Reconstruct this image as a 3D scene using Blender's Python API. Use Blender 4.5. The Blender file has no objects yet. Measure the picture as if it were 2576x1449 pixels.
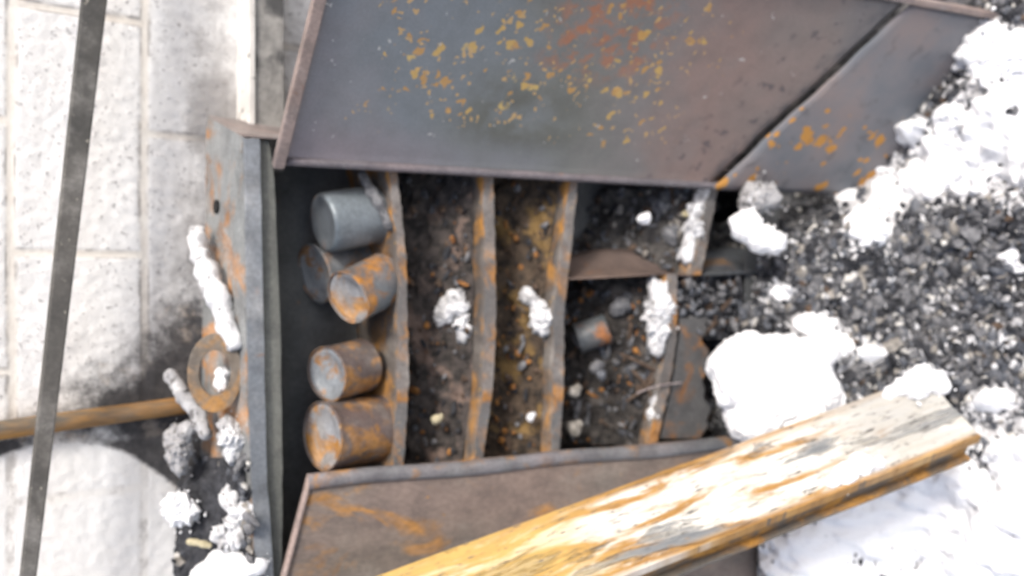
import bpy, bmesh, math, random
from math import sin, cos, tan, radians, pi, sqrt, atan2
from mathutils import Vector, noise, Matrix

random.seed(7)
SC = bpy.context.scene
COL = SC.collection

# ------------------------------------------------------------------ camera, sky, sun, exposure
H = 1.80                      # camera height
PITCH = radians(35.0)
FPX = 2200.0                  # focal length in units of a 2576 px wide picture
SN, CS = sin(PITCH), cos(PITCH)
cam_d = bpy.data.cameras.new('camera')
cam = bpy.data.objects.new('camera', cam_d); COL.objects.link(cam)
cam_d.sensor_fit = 'HORIZONTAL'; cam_d.sensor_width = 36.0
cam_d.lens = 36.0 * FPX / 2576.0
cam_d.clip_start = 0.02; cam_d.clip_end = 500
R_ = Vector((0, -SN, -CS)); U_ = Vector((1, 0, 0)); F_ = Vector((0, CS, -SN))
cam.matrix_world = Matrix(((R_.x, U_.x, -F_.x, 0), (R_.y, U_.y, -F_.y, 0), (R_.z, U_.z, -F_.z, H), (0, 0, 0, 1)))
SC.camera = cam
cam_d.dof.use_dof = True
cam_d.dof.focus_distance = 0.95      # the photograph is slightly out of focus everywhere
cam_d.dof.aperture_fstop = 2.8

W = bpy.data.worlds.new('World'); SC.world = W; W.use_nodes = True
wn = W.node_tree.nodes; wl = W.node_tree.links
sky = wn.new('ShaderNodeTexSky'); sky.sky_type = 'NISHITA'; sky.sun_disc = False
SUN_TO = Vector((0.55, -0.50, 0.85)).normalized()
sky.sun_elevation = math.asin(SUN_TO.z)
sky.sun_rotation = atan2(SUN_TO.x, SUN_TO.y)
sky.air_density = 1.0; sky.dust_density = 4.0; sky.ozone_density = 1.0
bg = wn['Background']; bg.inputs['Strength'].default_value = 0.10
wl.new(sky.outputs['Color'], bg.inputs['Color'])
sun_d = bpy.data.lights.new('sun', 'SUN'); sun = bpy.data.objects.new('sun', sun_d); COL.objects.link(sun)
sun_d.energy = 1.5; sun_d.angle = radians(12); sun_d.color = (1.0, 0.95, 0.88)
sun.rotation_euler = SUN_TO.to_track_quat('Z', 'Y').to_euler()
SC.view_settings.view_transform = 'Standard'; SC.view_settings.look = 'None'
SC.view_settings.exposure = 1.10; SC.view_settings.gamma = 1.0

# ------------------------------------------------------------------ picture <-> place
CAMP = Vector((0, 0, H))
def ray(px, py):
    return F_ * FPX + R_ * (px - 1288.0) + U_ * (724.5 - py)
def at_y(px, py, y):
    d = ray(px, py); return CAMP + d * (y / d.y)
def at_z(px, py, z):
    d = ray(px, py); return CAMP + d * ((z - H) / d.z)
def on_plane(px, py, p0, n):
    d = ray(px, py); return CAMP + d * ((p0 - CAMP).dot(n) / d.dot(n))
def proj(p):
    v = p - CAMP; k = FPX / max(v.dot(F_), 1e-4)
    return 1288.0 + v.dot(R_) * k, 724.5 - v.dot(U_) * k
ZT = H - 0.453                # cabinet top
FP_N = Vector((0, 1, -0.2)).normalized()
def fp(px, py, back=0.0):     # the cabinet's front plane, leaning back; back = metres behind it
    return on_plane(px, py, Vector((0, 1.40 + back, ZT)), FP_N)
def fy(z, back=0.0): return 1.40 + back + 0.2 * (z - ZT)
D_E = Vector((0.8, -0.6, 0)); D_H = Vector((0, -0.2, -1.0)).normalized()
D_N = D_E.cross(-D_H).normalized()
D_O = Vector((0.203, 1.385, H - 0.50))
if D_N.y > 0: D_N = -D_N
def dp(px, py, lift=0.0): return on_plane(px, py, D_O + D_N * lift, D_N)
def duv(p):
    q = p - D_O; return q.dot(D_H), q.dot(D_E)   # (down, out)

def smooth(a, b, x):
    t = max(0.0, min(1.0, (x - a) / (b - a))); return t * t * (3 - 2 * t)
def fbm(x, y, z=0.0, o=4):
    return noise.fractal(Vector((x, y, z)), 1.0, 2.0, o)

# ------------------------------------------------------------------ objects
def tag(o, label, cat, group=None):
    o['label'] = label; o['category'] = cat
    if group: o['group'] = group
    return o
def thing(name, loc, label, cat, group=None):
    o = bpy.data.objects.new(name, None); COL.objects.link(o)
    o.location = loc; o.empty_display_size = 0.05
    return tag(o, label, cat, group)
def obj(name, verts, faces, mat, parent=None, smoothed=False, bevel=0.0, solid=0.0, uvs=None, slots=None, attr=None):
    verts = [Vector(v) for v in verts]
    lo = Vector((sum(v.x for v in verts) / len(verts), sum(v.y for v in verts) / len(verts), min(v.z for v in verts)))
    me = bpy.data.meshes.new(name)
    me.from_pydata([v - lo for v in verts], [], faces)
    if uvs:
        lay = me.uv_layers.new(name='UVMap')
        for l in me.loops: lay.data[l.index].uv = uvs[l.vertex_index]
    if attr:
        for k, vals in attr.items():
            a = me.attributes.new(k, 'FLOAT', 'POINT'); a.data.foreach_set('value', vals)
    mats = mat if isinstance(mat, (list, tuple)) else [mat]
    for m in mats: me.materials.append(m)
    if slots: me.polygons.foreach_set('material_index', slots)
    if smoothed: me.polygons.foreach_set('use_smooth', [True] * len(me.polygons))
    me.update()
    o = bpy.data.objects.new(name, me); COL.objects.link(o)
    if parent:
        o.parent = parent; off = Vector((0, 0, 0)); p = parent
        while p: off += p.location; p = p.parent
        o.location = lo - off
    else: o.location = lo
    if solid:
        s = o.modifiers.new('thick', 'SOLIDIFY'); s.thickness = abs(solid); s.offset = -1 if solid > 0 else 1
    if bevel:
        b = o.modifiers.new('edge', 'BEVEL'); b.width = bevel; b.segments = 2; b.limit_method = 'ANGLE'
        b.angle_limit = radians(40)
    return o
class MB:
    def __init__(s): s.v = []; s.f = []; s.m = []
    def add(s, vs, fs, m=0):
        k = len(s.v); s.v += [Vector(v) for v in vs]; s.f += [[i + k for i in f] for f in fs]; s.m += [m] * len(fs)
    def hexa(s, a, b, m=0):     # two matching quads
        n = len(a); vs = list(a) + list(b)
        fs = [list(range(n))[::-1], list(range(n, 2 * n))] + [[i, (i + 1) % n, n + (i + 1) % n, n + i] for i in range(n)]
        s.add(vs, fs, m)
    def box(s, c, ax, ay, az, m=0):   # centre and half-axis vectors
        a = [c - ax - ay - az, c + ax - ay - az, c + ax + ay - az, c - ax + ay - az]
        s.hexa(a, [p + az * 2 for p in a], m)
    def build(s, name, mat, parent=None, **kw):
        return obj(name, s.v, s.f, mat, parent, slots=s.m if isinstance(mat, (list, tuple)) else None, **kw)
def grid_faces(nu, nv):
    return [[i * nv + j, i * nv + j + 1, (i + 1) * nv + j + 1, (i + 1) * nv + j] for i in range(nu - 1) for j in range(nv - 1)]
def frame(d):
    d = d.normalized(); a = Vector((0, 0, 1)) if abs(d.z) < 0.9 else Vector((1, 0, 0))
    u = d.cross(a).normalized(); return d, u, d.cross(u).normalized()
def tube(mb, pts, rad, n=14, rough=0.0, fr=30.0, seed=0.0, m=0):
    pts = [Vector(p) for p in pts]; vs = []; k = len(pts)
    for i, p in enumerate(pts):
        d, u, w = frame(pts[min(i + 1, k - 1)] - pts[max(i - 1, 0)])
        r = rad[i] if isinstance(rad, (list, tuple)) else rad
        for j in range(n):
            a = 2 * pi * j / n; q = p + (u * cos(a) + w * sin(a)) * r
            if rough: q = q + (q - p) * rough * fbm(q.x * fr + seed, q.y * fr, q.z * fr, 3)
            vs.append(q)
    fs = [[i * n + j, i * n + (j + 1) % n, (i + 1) * n + (j + 1) % n, (i + 1) * n + j] for i in range(k - 1) for j in range(n)]
    fs += [list(range(n))[::-1], list(range((k - 1) * n, k * n))]
    mb.add(vs, fs, m)
def resample(pts, n):
    pts = [Vector(p) for p in pts]; out = []
    for i in range(n):
        t = i / (n - 1) * (len(pts) - 1); k = min(int(t), len(pts) - 2); f = t - k
        p0 = pts[max(k - 1, 0)]; p1 = pts[k]; p2 = pts[k + 1]; p3 = pts[min(k + 2, len(pts) - 1)]
        out.append(0.5 * ((2 * p1) + (p2 - p0) * f + (2 * p0 - 5 * p1 + 4 * p2 - p3) * f * f + (3 * p1 - p0 - 3 * p2 + p3) * f ** 3))
    return out
def interp(tab, y):
    if y <= tab[0][0]: a, b = tab[0], tab[1]
    elif y >= tab[-1][0]: a, b = tab[-2], tab[-1]
    else:
        for i in range(len(tab) - 1):
            if tab[i][0] <= y <= tab[i + 1][0]: a, b = tab[i], tab[i + 1]; break
    t = (y - a[0]) / (b[0] - a[0]); return [a[k] + (b[k] - a[k]) * t for k in range(1, len(a))]
_ico = {}
def ico(sub):
    if sub not in _ico:
        bm = bmesh.new(); bmesh.ops.create_icosphere(bm, subdivisions=sub, radius=1.0)
        _ico[sub] = ([v.co.copy() for v in bm.verts], [[v.index for v in f.verts] for f in bm.faces]); bm.free()
    return _ico[sub]
def lump_geo(blobs, amp=0.18, fr=18.0, sub=4, seed=0.0):
    # one lumpy closed surface grown round several overlapping balls (centre, radius)
    c = sum((Vector(b[0]) * b[1] for b in blobs), Vector()) / sum(b[1] for b in blobs)
    vs, fs = ico(sub); out = []
    for d in vs:
        r = 0.0
        for bc, br in blobs:
            q = Vector(bc) - c; t = q.dot(d); h2 = br * br - (q.length_squared - t * t)
            if h2 > 0: r = max(r, t + sqrt(h2))
        rm = min(b[1] for b in blobs); r = max(r, rm * 0.5)
        p = c + d * r
        p += d * rm * amp * (1.1 * fbm(p.x * fr + seed, p.y * fr, p.z * fr, 5) - 1.3 * abs(fbm(p.x * fr * 2.6 + seed, p.y * fr * 2.6, p.z * fr * 2.6, 5)) + .35)
        out.append(p)
    return out, fs
def lump(name, blobs, mat, amp=0.18, fr=18.0, sub=4, seed=0.0, parent=None, crumbs=60, flat=1.0):
    v, f = lump_geo(blobs, amp, fr, max(sub, 5), seed); mb = MB(); zc = sum(p.z for p in v) / len(v); v = [Vector((p.x, p.y, zc + (p.z - zc) * flat)) for p in v]; mb.add(v, f); rg = random.Random(int(seed * 7 + 1))
    for _ in range(crumbs):
        c, r = blobs[rg.randrange(len(blobs))]; a = rg.uniform(0, 6.28); k = rg.uniform(.85, 1.25) if rg.random() < .6 else rg.uniform(1.1, 1.9)
        q = Vector(c) + Vector((cos(a) * r * k, -abs(sin(a)) * r * k * .5, sin(a) * r * k * .7 - r * .25)); rr = min(r, .03) * rg.uniform(.05, .22)
        lv, lf = chunk_geo(q, rr, rg, .9); mb.add(lv, lf)
    return mb.build(name, mat, parent, smoothed=True)
def chunk_geo(c, r, rng, flat=0.7, elong=1.0):
    vs, fs = ico(1)
    ax = Vector((rng.uniform(.6, 1.2) * elong, rng.uniform(.6, 1.1), rng.uniform(.5, .9) * flat))
    rot = Matrix.Rotation(rng.uniform(0, 6.3), 3, 'Z') @ Matrix.Rotation(rng.uniform(-.5, .5), 3, 'X') @ Matrix.Rotation(rng.uniform(-.5, .5), 3, 'Y')
    cut = [(Vector((rng.uniform(-1, 1), rng.uniform(-1, 1), rng.uniform(-1, 1))).normalized(), rng.uniform(.45, .8)) for _ in range(4)]
    out = []
    for v in vs:
        p = v * rng.uniform(.8, 1.1)
        for n, d in cut:
            k = p.dot(n)
            if k > d: p = p - n * (k - d)
        p = Vector((p.x * ax.x, p.y * ax.y, p.z * ax.z)) * r
        out.append(c + rot @ p)
    return out, fs

# ------------------------------------------------------------------ materials
class NT:
    def __init__(s, name):
        s.m = bpy.data.materials.new(name); s.m.use_nodes = True; s.t = s.m.node_tree
        s.b = s.t.nodes['Principled BSDF']; s.o = s.t.nodes['Material Output']
    def n(s, t, **kw):
        x = s.t.nodes.new(t)
        for k, v in kw.items(): setattr(x, k, v)
        return x
    def put(s, sock, v):
        if hasattr(v, 'is_output') or isinstance(v, bpy.types.NodeSocket): s.t.links.new(v, sock)
        elif isinstance(v, (tuple, list)) and len(v) == 3 and sock.type == 'RGBA': sock.default_value = (*v, 1)
        else: sock.default_value = v
    def coord(s, kind='Object', scale=(1, 1, 1), loc=(0, 0, 0), rot=(0, 0, 0)):
        c = s.n('ShaderNodeTexCoord'); mp = s.n('ShaderNodeMapping')
        mp.inputs['Scale'].default_value = scale; mp.inputs['Location'].default_value = loc; mp.inputs['Rotation'].default_value = rot
        s.t.links.new(c.outputs[kind], mp.inputs['Vector']); return mp.outputs['Vector']
    def pos(s): return s.n('ShaderNodeNewGeometry').outputs['Position']
    def noise(s, vec, scale, detail=5, rough=0.55, dist=0.0):
        x = s.n('ShaderNodeTexNoise'); s.put(x.inputs['Vector'], vec); x.inputs['Scale'].default_value = scale
        x.inputs['Detail'].default_value = detail; x.inputs['Roughness'].default_value = rough; x.inputs['Distortion'].default_value = dist
        return x.outputs['Fac']
    def voro(s, vec, scale, rnd=1.0):
        x = s.n('ShaderNodeTexVoronoi'); s.put(x.inputs['Vector'], vec); x.inputs['Scale'].default_value = scale
        x.inputs['Randomness'].default_value = rnd; return x.outputs['Distance'], x.outputs['Color']
    def ramp(s, fac, *stops):
        x = s.n('ShaderNodeValToRGB'); e = x.color_ramp.elements
        while len(e) < len(stops): e.new(0.5)
        for i, (p, c) in enumerate(stops):
            e[i].position = p; e[i].color = (*c, 1) if isinstance(c, (tuple, list)) else (c, c, c, 1)
        s.put(x.inputs['Fac'], fac); return x.outputs['Color']
    def mix(s, f, a, b, mode='MIX'):
        x = s.n('ShaderNodeMix', data_type='RGBA', blend_type=mode)
        s.put(x.inputs[0], f); s.put(x.inputs[6], a); s.put(x.inputs[7], b); return x.outputs[2]
    def math(s, op, a, b=0.0, c=0.0):
        x = s.n('ShaderNodeMath', operation=op); s.put(x.inputs[0], a); s.put(x.inputs[1], b); s.put(x.inputs[2], c); return x.outputs[0]
    def ms(s, v, a, b):          # smooth step
        x = s.n('ShaderNodeMapRange', interpolation_type='SMOOTHSTEP'); s.put(x.inputs['Value'], v)
        x.inputs['From Min'].default_value = a; x.inputs['From Max'].default_value = b; return x.outputs['Result']
    def attr(s, name):
        x = s.n('ShaderNodeAttribute'); x.attribute_name = name; return x.outputs['Fac']
    def sep(s, vec):
        x = s.n('ShaderNodeSeparateXYZ'); s.put(x.inputs[0], vec); return x.outputs
    def bump(s, h, strength=0.3, dist=0.01):
        x = s.n('ShaderNodeBump'); s.put(x.inputs['Height'], h); x.inputs['Strength'].default_value = strength
        x.inputs['Distance'].default_value = dist; s.t.links.new(x.outputs[0], s.b.inputs['Normal'])
    def out(s, col, rough=0.8, metal=0.0, spec=0.3):
        s.put(s.b.inputs['Base Color'], col); s.put(s.b.inputs['Roughness'], rough); s.put(s.b.inputs['Metallic'], metal)
        s.b.inputs['Specular IOR Level'].default_value = spec; return s.m

ORANGE = (0.40, 0.15, 0.025); YELLOW = (0.42, 0.25, 0.05); DKRUST = (0.11, 0.045, 0.022); BROWN = (0.16, 0.105, 0.08)
def steel(name, c1, c2, rust=0.5, rusts=(DKRUST, ORANGE), rscale=16.0, fleck=0.35, fcol=YELLOW, stretch=(1, 1, 1), rough=0.55, chalk=0.0, seed=0.0, edge=0.08):
    # burnt sheet steel: two tones of scale, rust bloom, small flecks, chalky ash film
    t = NT(name); v = t.coord('Object', stretch, (seed, seed * .7, seed * .3))
    big = t.noise(v, 4.5, 4); mid = t.noise(v, 22, 6, 0.6); fine = t.noise(v, 160, 5, 0.65)
    base = t.mix(t.ms(big, .36, .64), c1, c2)
    base = t.mix(t.ms(mid, .3, .8), base, t.mix(0.5, base, (0.03, 0.03, 0.032)))
    rn = t.noise(v, rscale, 7, 0.62, 0.6)
    rm = t.ms(rn, rust - edge, rust + edge)
    rc = t.ramp(t.noise(v, rscale * 2.3, 5), (0.3, rusts[0]), (0.55, rusts[1]), (0.8, tuple(min(1, x * 1.35) for x in rusts[1])))
    col = t.mix(rm, base, rc)
    fl = t.ms(t.noise(v, 75, 4, 0.6), 1.0 - fleck, 1.06 - fleck)
    col = t.mix(fl, col, fcol)
    if chalk: col = t.mix(t.math('MULTIPLY', t.ms(t.noise(v, 9, 8, 0.7), .45, .75), chalk), col, (0.62, 0.6, 0.57))
    col = t.mix(t.ms(fine, .35, .7), t.mix(0.25, col, (0.01, 0.01, 0.01)), col)
    t.bump(t.math('ADD', t.math('MULTIPLY', fine, 0.25), t.math('MULTIPLY', rn, 0.8)), 0.35, 0.004)
    return t.out(col, t.math('ADD', rough, t.math('MULTIPLY', rm, 0.3)), 0.15, 0.35)
M = {}
M['frame'] = steel('grey_burnt_steel', (0.17, 0.19, 0.215), (0.23, 0.25, 0.275), rust=0.74, fleck=0.27, fcol=(0.3, 0.2, 0.12), chalk=0.2)
M['lip'] = steel('olive_burnt_steel', (0.11, 0.115, 0.105), (0.16, 0.165, 0.15), rust=0.78, fleck=0.25, seed=2)
M['top'] = steel('pale_rust_streaked_steel', (0.32, 0.33, 0.33), (0.26, 0.28, 0.285), rust=0.55, rusts=((0.22, 0.10, 0.04), (0.46, 0.20, 0.045)), rscale=9, fleck=0.3, chalk=0.5, stretch=(1, 1, .6), seed=5)
M['pink'] = steel('pinkish_heat_scaled_steel', (0.34, 0.27, 0.245), (0.29, 0.245, 0.23), rust=0.74, fleck=0.25, chalk=0.3, seed=3)
M['inside'] = steel('soot_grey_steel', (0.085, 0.09, 0.094), (0.12, 0.122, 0.122), rust=0.72, fleck=0.25, fcol=(.12, .07, .04), seed=8)
M['shelf'] = steel('rusted_shelf_steel', (0.13, 0.135, 0.14), (0.16, 0.14, 0.13), rust=0.56, rusts=((0.16, 0.08, 0.04), (0.38, 0.18, 0.05)), rscale=13, fleck=0.34, fcol=(.36,.24,.10), chalk=0.35, seed=4)
M['shelf_top'] = steel('orange_rust_steel', (0.13, 0.115, 0.105), (0.17, 0.145, 0.125), rust=0.525, rusts=((0.17, 0.09, 0.04), (0.42, 0.21, 0.055)), rscale=11, fleck=0.36, chalk=0.3, seed=6)
M['arch'] = steel('mauve_scaled_sheet', (0.20, 0.145, 0.12), (0.16, 0.12, 0.105), rust=0.66, fleck=0.28, seed=9)
M['ldoor'] = steel('brown_scorched_steel', (0.235, 0.18, 0.155), (0.19, 0.16, 0.135), rust=0.60, rusts=((0.2, 0.11, 0.05), (0.38, 0.19, 0.055)), rscale=14, fleck=0.31, fcol=(.40, .2, .05), stretch=(1.0, 1, .55), chalk=0.12, seed=11)
M['ledge'] = steel('door_rim_steel', (0.25, 0.225, 0.235), (0.17, 0.18, 0.195), rust=0.60, rusts=((0.2, 0.1, 0.05), (0.38, 0.19, 0.05)), rscale=14, fleck=0.3, chalk=0.2, seed=12)
M['hinge'] = steel('lilac_hinge_steel', (0.25, 0.21, 0.22), (0.19, 0.175, 0.19), rust=0.70, rscale=14, fleck=0.27, seed=52)
M['rim'] = steel('pink_rim_steel', (0.36, 0.28, 0.25), (0.25, 0.215, 0.215), rust=0.66, rusts=((0.25, 0.1, 0.06), (0.36, 0.17, 0.09)), rscale=18, fleck=0.27, chalk=0.35, seed=13)
M['bar'] = steel('dull_grey_strip', (0.085, 0.083, 0.077), (0.125, 0.118, 0.108), rust=0.70, rusts=((.12, .09, .06), (.25, .18, .1)), fleck=0.345, fcol=(.36, .34, .29), rough=0.7, chalk=0.3, seed=15)
M['pipe'] = steel('rusty_pipe_steel', (0.15, 0.14, 0.12), (0.2, 0.17, 0.13), rust=0.52, rusts=((0.3, 0.16, 0.06), (0.5, 0.27, 0.08)), rscale=8, fleck=0.3, stretch=(1, 1, .2), seed=16)
M['hoop'] = steel('tan_hoop_steel', (0.17, 0.14, 0.11), (0.22, 0.18, 0.14), rust=0.57, rusts=((0.3, 0.17, 0.07), (0.42, 0.22, 0.07)), rscale=14, fleck=0.3, chalk=0.3, seed=17)
M['can_grey'] = steel('blue_grey_can', (0.20, 0.235, 0.26), (0.25, 0.275, 0.295), rust=0.57, rusts=((0.2, 0.10, 0.04), (0.34, 0.16, 0.05)), rscale=9, fleck=0.26, rough=0.40, seed=20)
M['can_rust'] = steel('rust_spotted_can', (0.17, 0.2, 0.22), (0.2, 0.155, 0.14), rust=0.535, rusts=((0.22, 0.10, 0.04), (0.44, 0.2, 0.045)), rscale=19, fleck=0.33, fcol=(.4, .33, .25), rough=0.5, chalk=0.3, seed=23)
M['can_brown'] = steel('brown_rust_can', (0.14, 0.10, 0.09), (0.17, 0.15, 0.14), rust=0.545, rusts=((0.19, 0.095, 0.04), (0.36, 0.18, 0.055)), rscale=21, fleck=0.34, fcol=(.42, .28, .14), rough=0.55, chalk=0.25, seed=27)
M['can_lid'] = steel('pale_can_lid', (0.44, 0.48, 0.52), (0.33, 0.36, 0.39), rust=0.575, rusts=((0.26, 0.13, 0.05), (0.46, 0.22, 0.06)), rscale=20, fleck=0.3, rough=0.4, chalk=0.3, seed=31)

_a = duv(dp(1842, 474)); _b = duv(dp(2262, 52)); CK1 = (_b[0] - _a[0]) / (_b[1] - _a[1]); CK0 = _a[0] - CK1 * _a[1]
def door_mat():
    t = NT('heat_tinted_door_steel'); uvc = t.n('ShaderNodeTexCoord').outputs['UV']; s = t.sep(uvc); u, v = s[0], s[1]   # u down 0..1.3, v out 0..0.41 (metres)
    big = t.noise(uvc, 5, 4); mid = t.noise(uvc, 24, 6, .6); fine = t.noise(uvc, 240, 4, .65); blot = t.noise(uvc, 11, 5, .6)
    wob = t.math('MULTIPLY', t.math('SUBTRACT', big, .5), .5)
    uu = t.math('ADD', t.math('ADD', u, wob), t.math('MULTIPLY', t.math('SUBTRACT', v, .2), .25))
    col = t.ramp(t.math('DIVIDE', uu, 1.3), (0.0, (.215, .21, .225)), (.12, (.178, .20, .22)), (.24, (.175, .195, .208)), (.36, (.172, .177, .168)),
                 (.48, (.20, .185, .18)), (.58, (.245, .178, .158)), (.74, (.215, .182, .168)), (.9, (.175, .18, .19)))
    # violet band near the hinge on the upper left, olive bloom in the middle
    hb = t.math('MULTIPLY', t.ms(v, .10, .02), t.ms(uu, .5, .1)); col = t.mix(t.math('MULTIPLY', hb, .5), col, (.235, .195, .215))
    ol = t.math('MULTIPLY', t.math('MULTIPLY', t.ms(u, .2, .36), t.ms(u, .62, .42)), t.math('MULTIPLY', t.ms(v, .03, .09), t.ms(v, .25, .12)))
    col = t.mix(t.math('MULTIPLY', ol, t.ms(blot, .3, .62)), col, (.115, .118, .102))
    col = t.mix(t.math('MULTIPLY', t.ms(mid, .35, .75), .4), col, t.mix(.5, col, (.06, .06, .06)))
    # red rust bloom
    rr = t.math('MULTIPLY', t.math('MULTIPLY', t.ms(u, .36, .44), t.ms(u, .66, .54)), t.ms(v, .17, .25))
    rmask = t.math('MULTIPLY', rr, t.ms(t.noise(uvc, 34, 6, .65), .46, .60)); col = t.mix(t.math('MULTIPLY', rmask, .8), col, (.36, .14, .065))
    # soot marks along the crack side
    cd = t.math('SUBTRACT', t.math('ADD', CK0, t.math('MULTIPLY', v, CK1)), u)
    near = t.math('MULTIPLY', t.ms(cd, .075, .0), t.ms(t.noise(uvc, 26, 5, .6), .40, .62)); col = t.mix(t.math('MULTIPLY', near, .75), col, (.075, .082, .09))
    sk = t.math('MULTIPLY', t.ms(cd, .24, .10), t.ms(t.noise(uvc, 38, 3, .5), .59, .67)); col = t.mix(t.math('MULTIPLY', sk, .65), col, (.07, .065, .075))
    # yellow and orange flakes: warped cells, thinned by a region mask
    wv = t.n('ShaderNodeVectorMath', operation='ADD'); t.put(wv.inputs[0], uvc)
    nz = t.n('ShaderNodeTexNoise'); t.put(nz.inputs['Vector'], uvc); nz.inputs['Scale'].default_value = 55
    sc = t.n('ShaderNodeVectorMath', operation='SCALE'); t.put(sc.inputs[0], nz.outputs['Color']); sc.inputs['Scale'].default_value = .034
    t.put(wv.inputs[1], sc.outputs[0]); wvo = wv.outputs[0]
    reg = t.math('MULTIPLY', t.math('MULTIPLY', t.ms(u, .04, .14), t.ms(u, .86, .60)), t.ms(v, .02, .12))
    for sca, lim, fc in ((34, .40, (.52, .34, .10)), (50, .42, (.46, .26, .08)), (21, .25, (.56, .40, .13)), (80, .42, (.50, .33, .14))):
        d, c = t.voro(wvo, sca); pick = t.math('GREATER_THAN', t.sep(c)[0], .70)
        rad = t.math('MULTIPLY', t.math('MULTIPLY', reg, t.math('ADD', .55, t.math('MULTIPLY', .45, t.ms(t.noise(uvc, 9, 2), .38, .58)))), lim)
        m = t.math('MULTIPLY', pick, t.ms(t.math('SUBTRACT', rad, d), 0.0, .12)); col = t.mix(t.math('MULTIPLY', m, .85), col, fc)
    d, c = t.voro(wvo, 70); m = t.math('MULTIPLY', t.math('GREATER_THAN', t.sep(c)[1], .93), t.ms(d, .22, .15)); col = t.mix(t.math('MULTIPLY', m, .7), col, (.5, .5, .48))
    col = t.mix(t.ms(fine, .3, .75), t.mix(.15, col, (.01, .01, .01)), col)
    t.bump(t.math('ADD', t.math('MULTIPLY', fine, .2), mid), .25, .003)
    return t.out(col, t.math('ADD', .5, t.math('MULTIPLY', blot, .25)), .1, .35)
M['door'] = door_mat()
def lower_mat():
    t = NT('lower_door_steel'); uvc = t.n('ShaderNodeTexCoord').outputs['UV']; s = t.sep(uvc); u, v = s[0], s[1]
    big = t.noise(uvc, 7, 4); fine = t.noise(uvc, 240, 4, .65); mid = t.noise(uvc, 26, 5)
    col = t.ramp(big, (.35, (.225, .19, .185)), (.5, (.185, .18, .19)), (.66, (.14, .152, .17)))
    reg = t.math('MULTIPLY', t.math('MULTIPLY', t.ms(v, .30, .10), t.ms(t.noise(uvc, 10, 2), .36, .56)), .48)
    wv = t.n('ShaderNodeVectorMath', operation='ADD'); t.put(wv.inputs[0], uvc)
    nz = t.n('ShaderNodeTexNoise'); t.put(nz.inputs['Vector'], uvc); nz.inputs['Scale'].default_value = 60
    sc = t.n('ShaderNodeVectorMath', operation='SCALE'); t.put(sc.inputs[0], nz.outputs['Color']); sc.inputs['Scale'].default_value = .02
    t.put(wv.inputs[1], sc.outputs[0])
    for sca in (26, 44):
        d, c = t.voro(wv.outputs[0], sca); m = t.math('MULTIPLY', t.math('GREATER_THAN', t.sep(c)[0], .62), t.ms(t.math('SUBTRACT', reg, d), 0, .10)); col = t.mix(m, col, (.47, .23, .05))
    col = t.mix(t.math('MULTIPLY', t.ms(mid, .55, .7), .4), col, (.06, .06, .065))
    t.bump(t.math('ADD', t.math('MULTIPLY', fine, .2), mid), .25, .003)
    return t.out(col, .6, .1, .35)
M['lower'] = lower_mat()

def snow_mat(name, dirt):
    t = NT(name); p = t.pos(); a = t.noise(p, 26, 7, .65); f = t.noise(p, 190, 4, .7); b = t.noise(p, 75, 5, .65)
    col = t.mix(t.ms(a, .60 - dirt * .22, .76 - dirt * .22), tuple(x * (1 - .42 * dirt) for x in (.86, .87, .89)), (.34, .34, .35))
    col = t.mix(t.ms(b, .66 - dirt * .13, .74 - dirt * .13), col, (.13, .125, .125))
    t.bump(t.math('ADD', t.math('MULTIPLY', f, .3), a), .5, .012)
    t.b.inputs['Subsurface Weight'].default_value = 0.0
    return t.out(col, .75, 0, .25)
M['snow'] = snow_mat('white_snow', 0.0); M['dirty_snow'] = snow_mat('sooty_snow', .55); M['ash'] = snow_mat('grey_ash_snow', 1.0)
def dull(name, c1, c2, sc=60, c3=None, bump=.6, rough=.9):
    t = NT(name); p = t.pos(); a = t.noise(p, sc, 6, .65); b = t.noise(p, sc * 4, 4, .65); g = t.noise(p, sc * .35, 4)
    col = t.mix(t.ms(a, .35, .65), c1, c2)
    if c3: col = t.mix(t.ms(g, .52, .66), col, c3)
    t.bump(t.math('ADD', a, t.math('MULTIPLY', b, .5)), bump, .006); return t.out(col, rough, 0, .3)
CH = [dull('charcoal', (.020, .021, .025), (.058, .060, .068)), dull('grey_cinder', (.086, .088, .096), (.22, .222, .232)), dull('tan_rubble', (.2, .185, .165), (.36, .34, .31)),
      dull('brown_cinder', (.06, .042, .032), (.13, .09, .065)), dull('pale_chip', (.48, .47, .44), (.68, .67, .64)), dull('slate_cinder', (.055, .060, .072), (.13, .14, .16), 60, None, .4, .32),
      dull('rust_crumb', (.17, .075, .03), (.36, .17, .05))]
def ground_mat():
    t = NT('charred_ground'); p = t.pos(); du = t.attr('dust'); a = t.noise(p, 45, 6, .65); b = t.noise(p, 180, 4, .65); g = t.noise(p, 16, 4); w = t.noise(p, 30, 8, .72)
    col = t.mix(t.ms(a, .35, .65), (.020, .021, .024), (.092, .094, .102)); col = t.mix(t.ms(g, .5, .66), col, (.17, .165, .165))
    dm = t.ms(t.math('ADD', du, t.math('MULTIPLY', t.math('SUBTRACT', w, .5), 1.5)), .38, .85); col = t.mix(t.math('MULTIPLY', dm, .85), col, (.70, .70, .72))
    t.bump(t.math('ADD', a, t.math('MULTIPLY', b, .5)), 1.0, .006); return t.out(col, .9, 0, .3)
M['ground'] = ground_mat()
M['fill_black'] = dull('burnt_black_fill', (.016, .015, .015), (.06, .054, .05), 55, (.11, .098, .09), 1.0)
M['fill_brown'] = dull('rusty_brown_fill', (.03, .025, .021), (.105, .075, .052), 48, (.22, .14, .055), 1.0)
M['fill_mix'] = dull('mauve_grey_fill', (.026, .024, .023), (.085, .072, .066), 50, (.2, .145, .12), 1.0)
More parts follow.
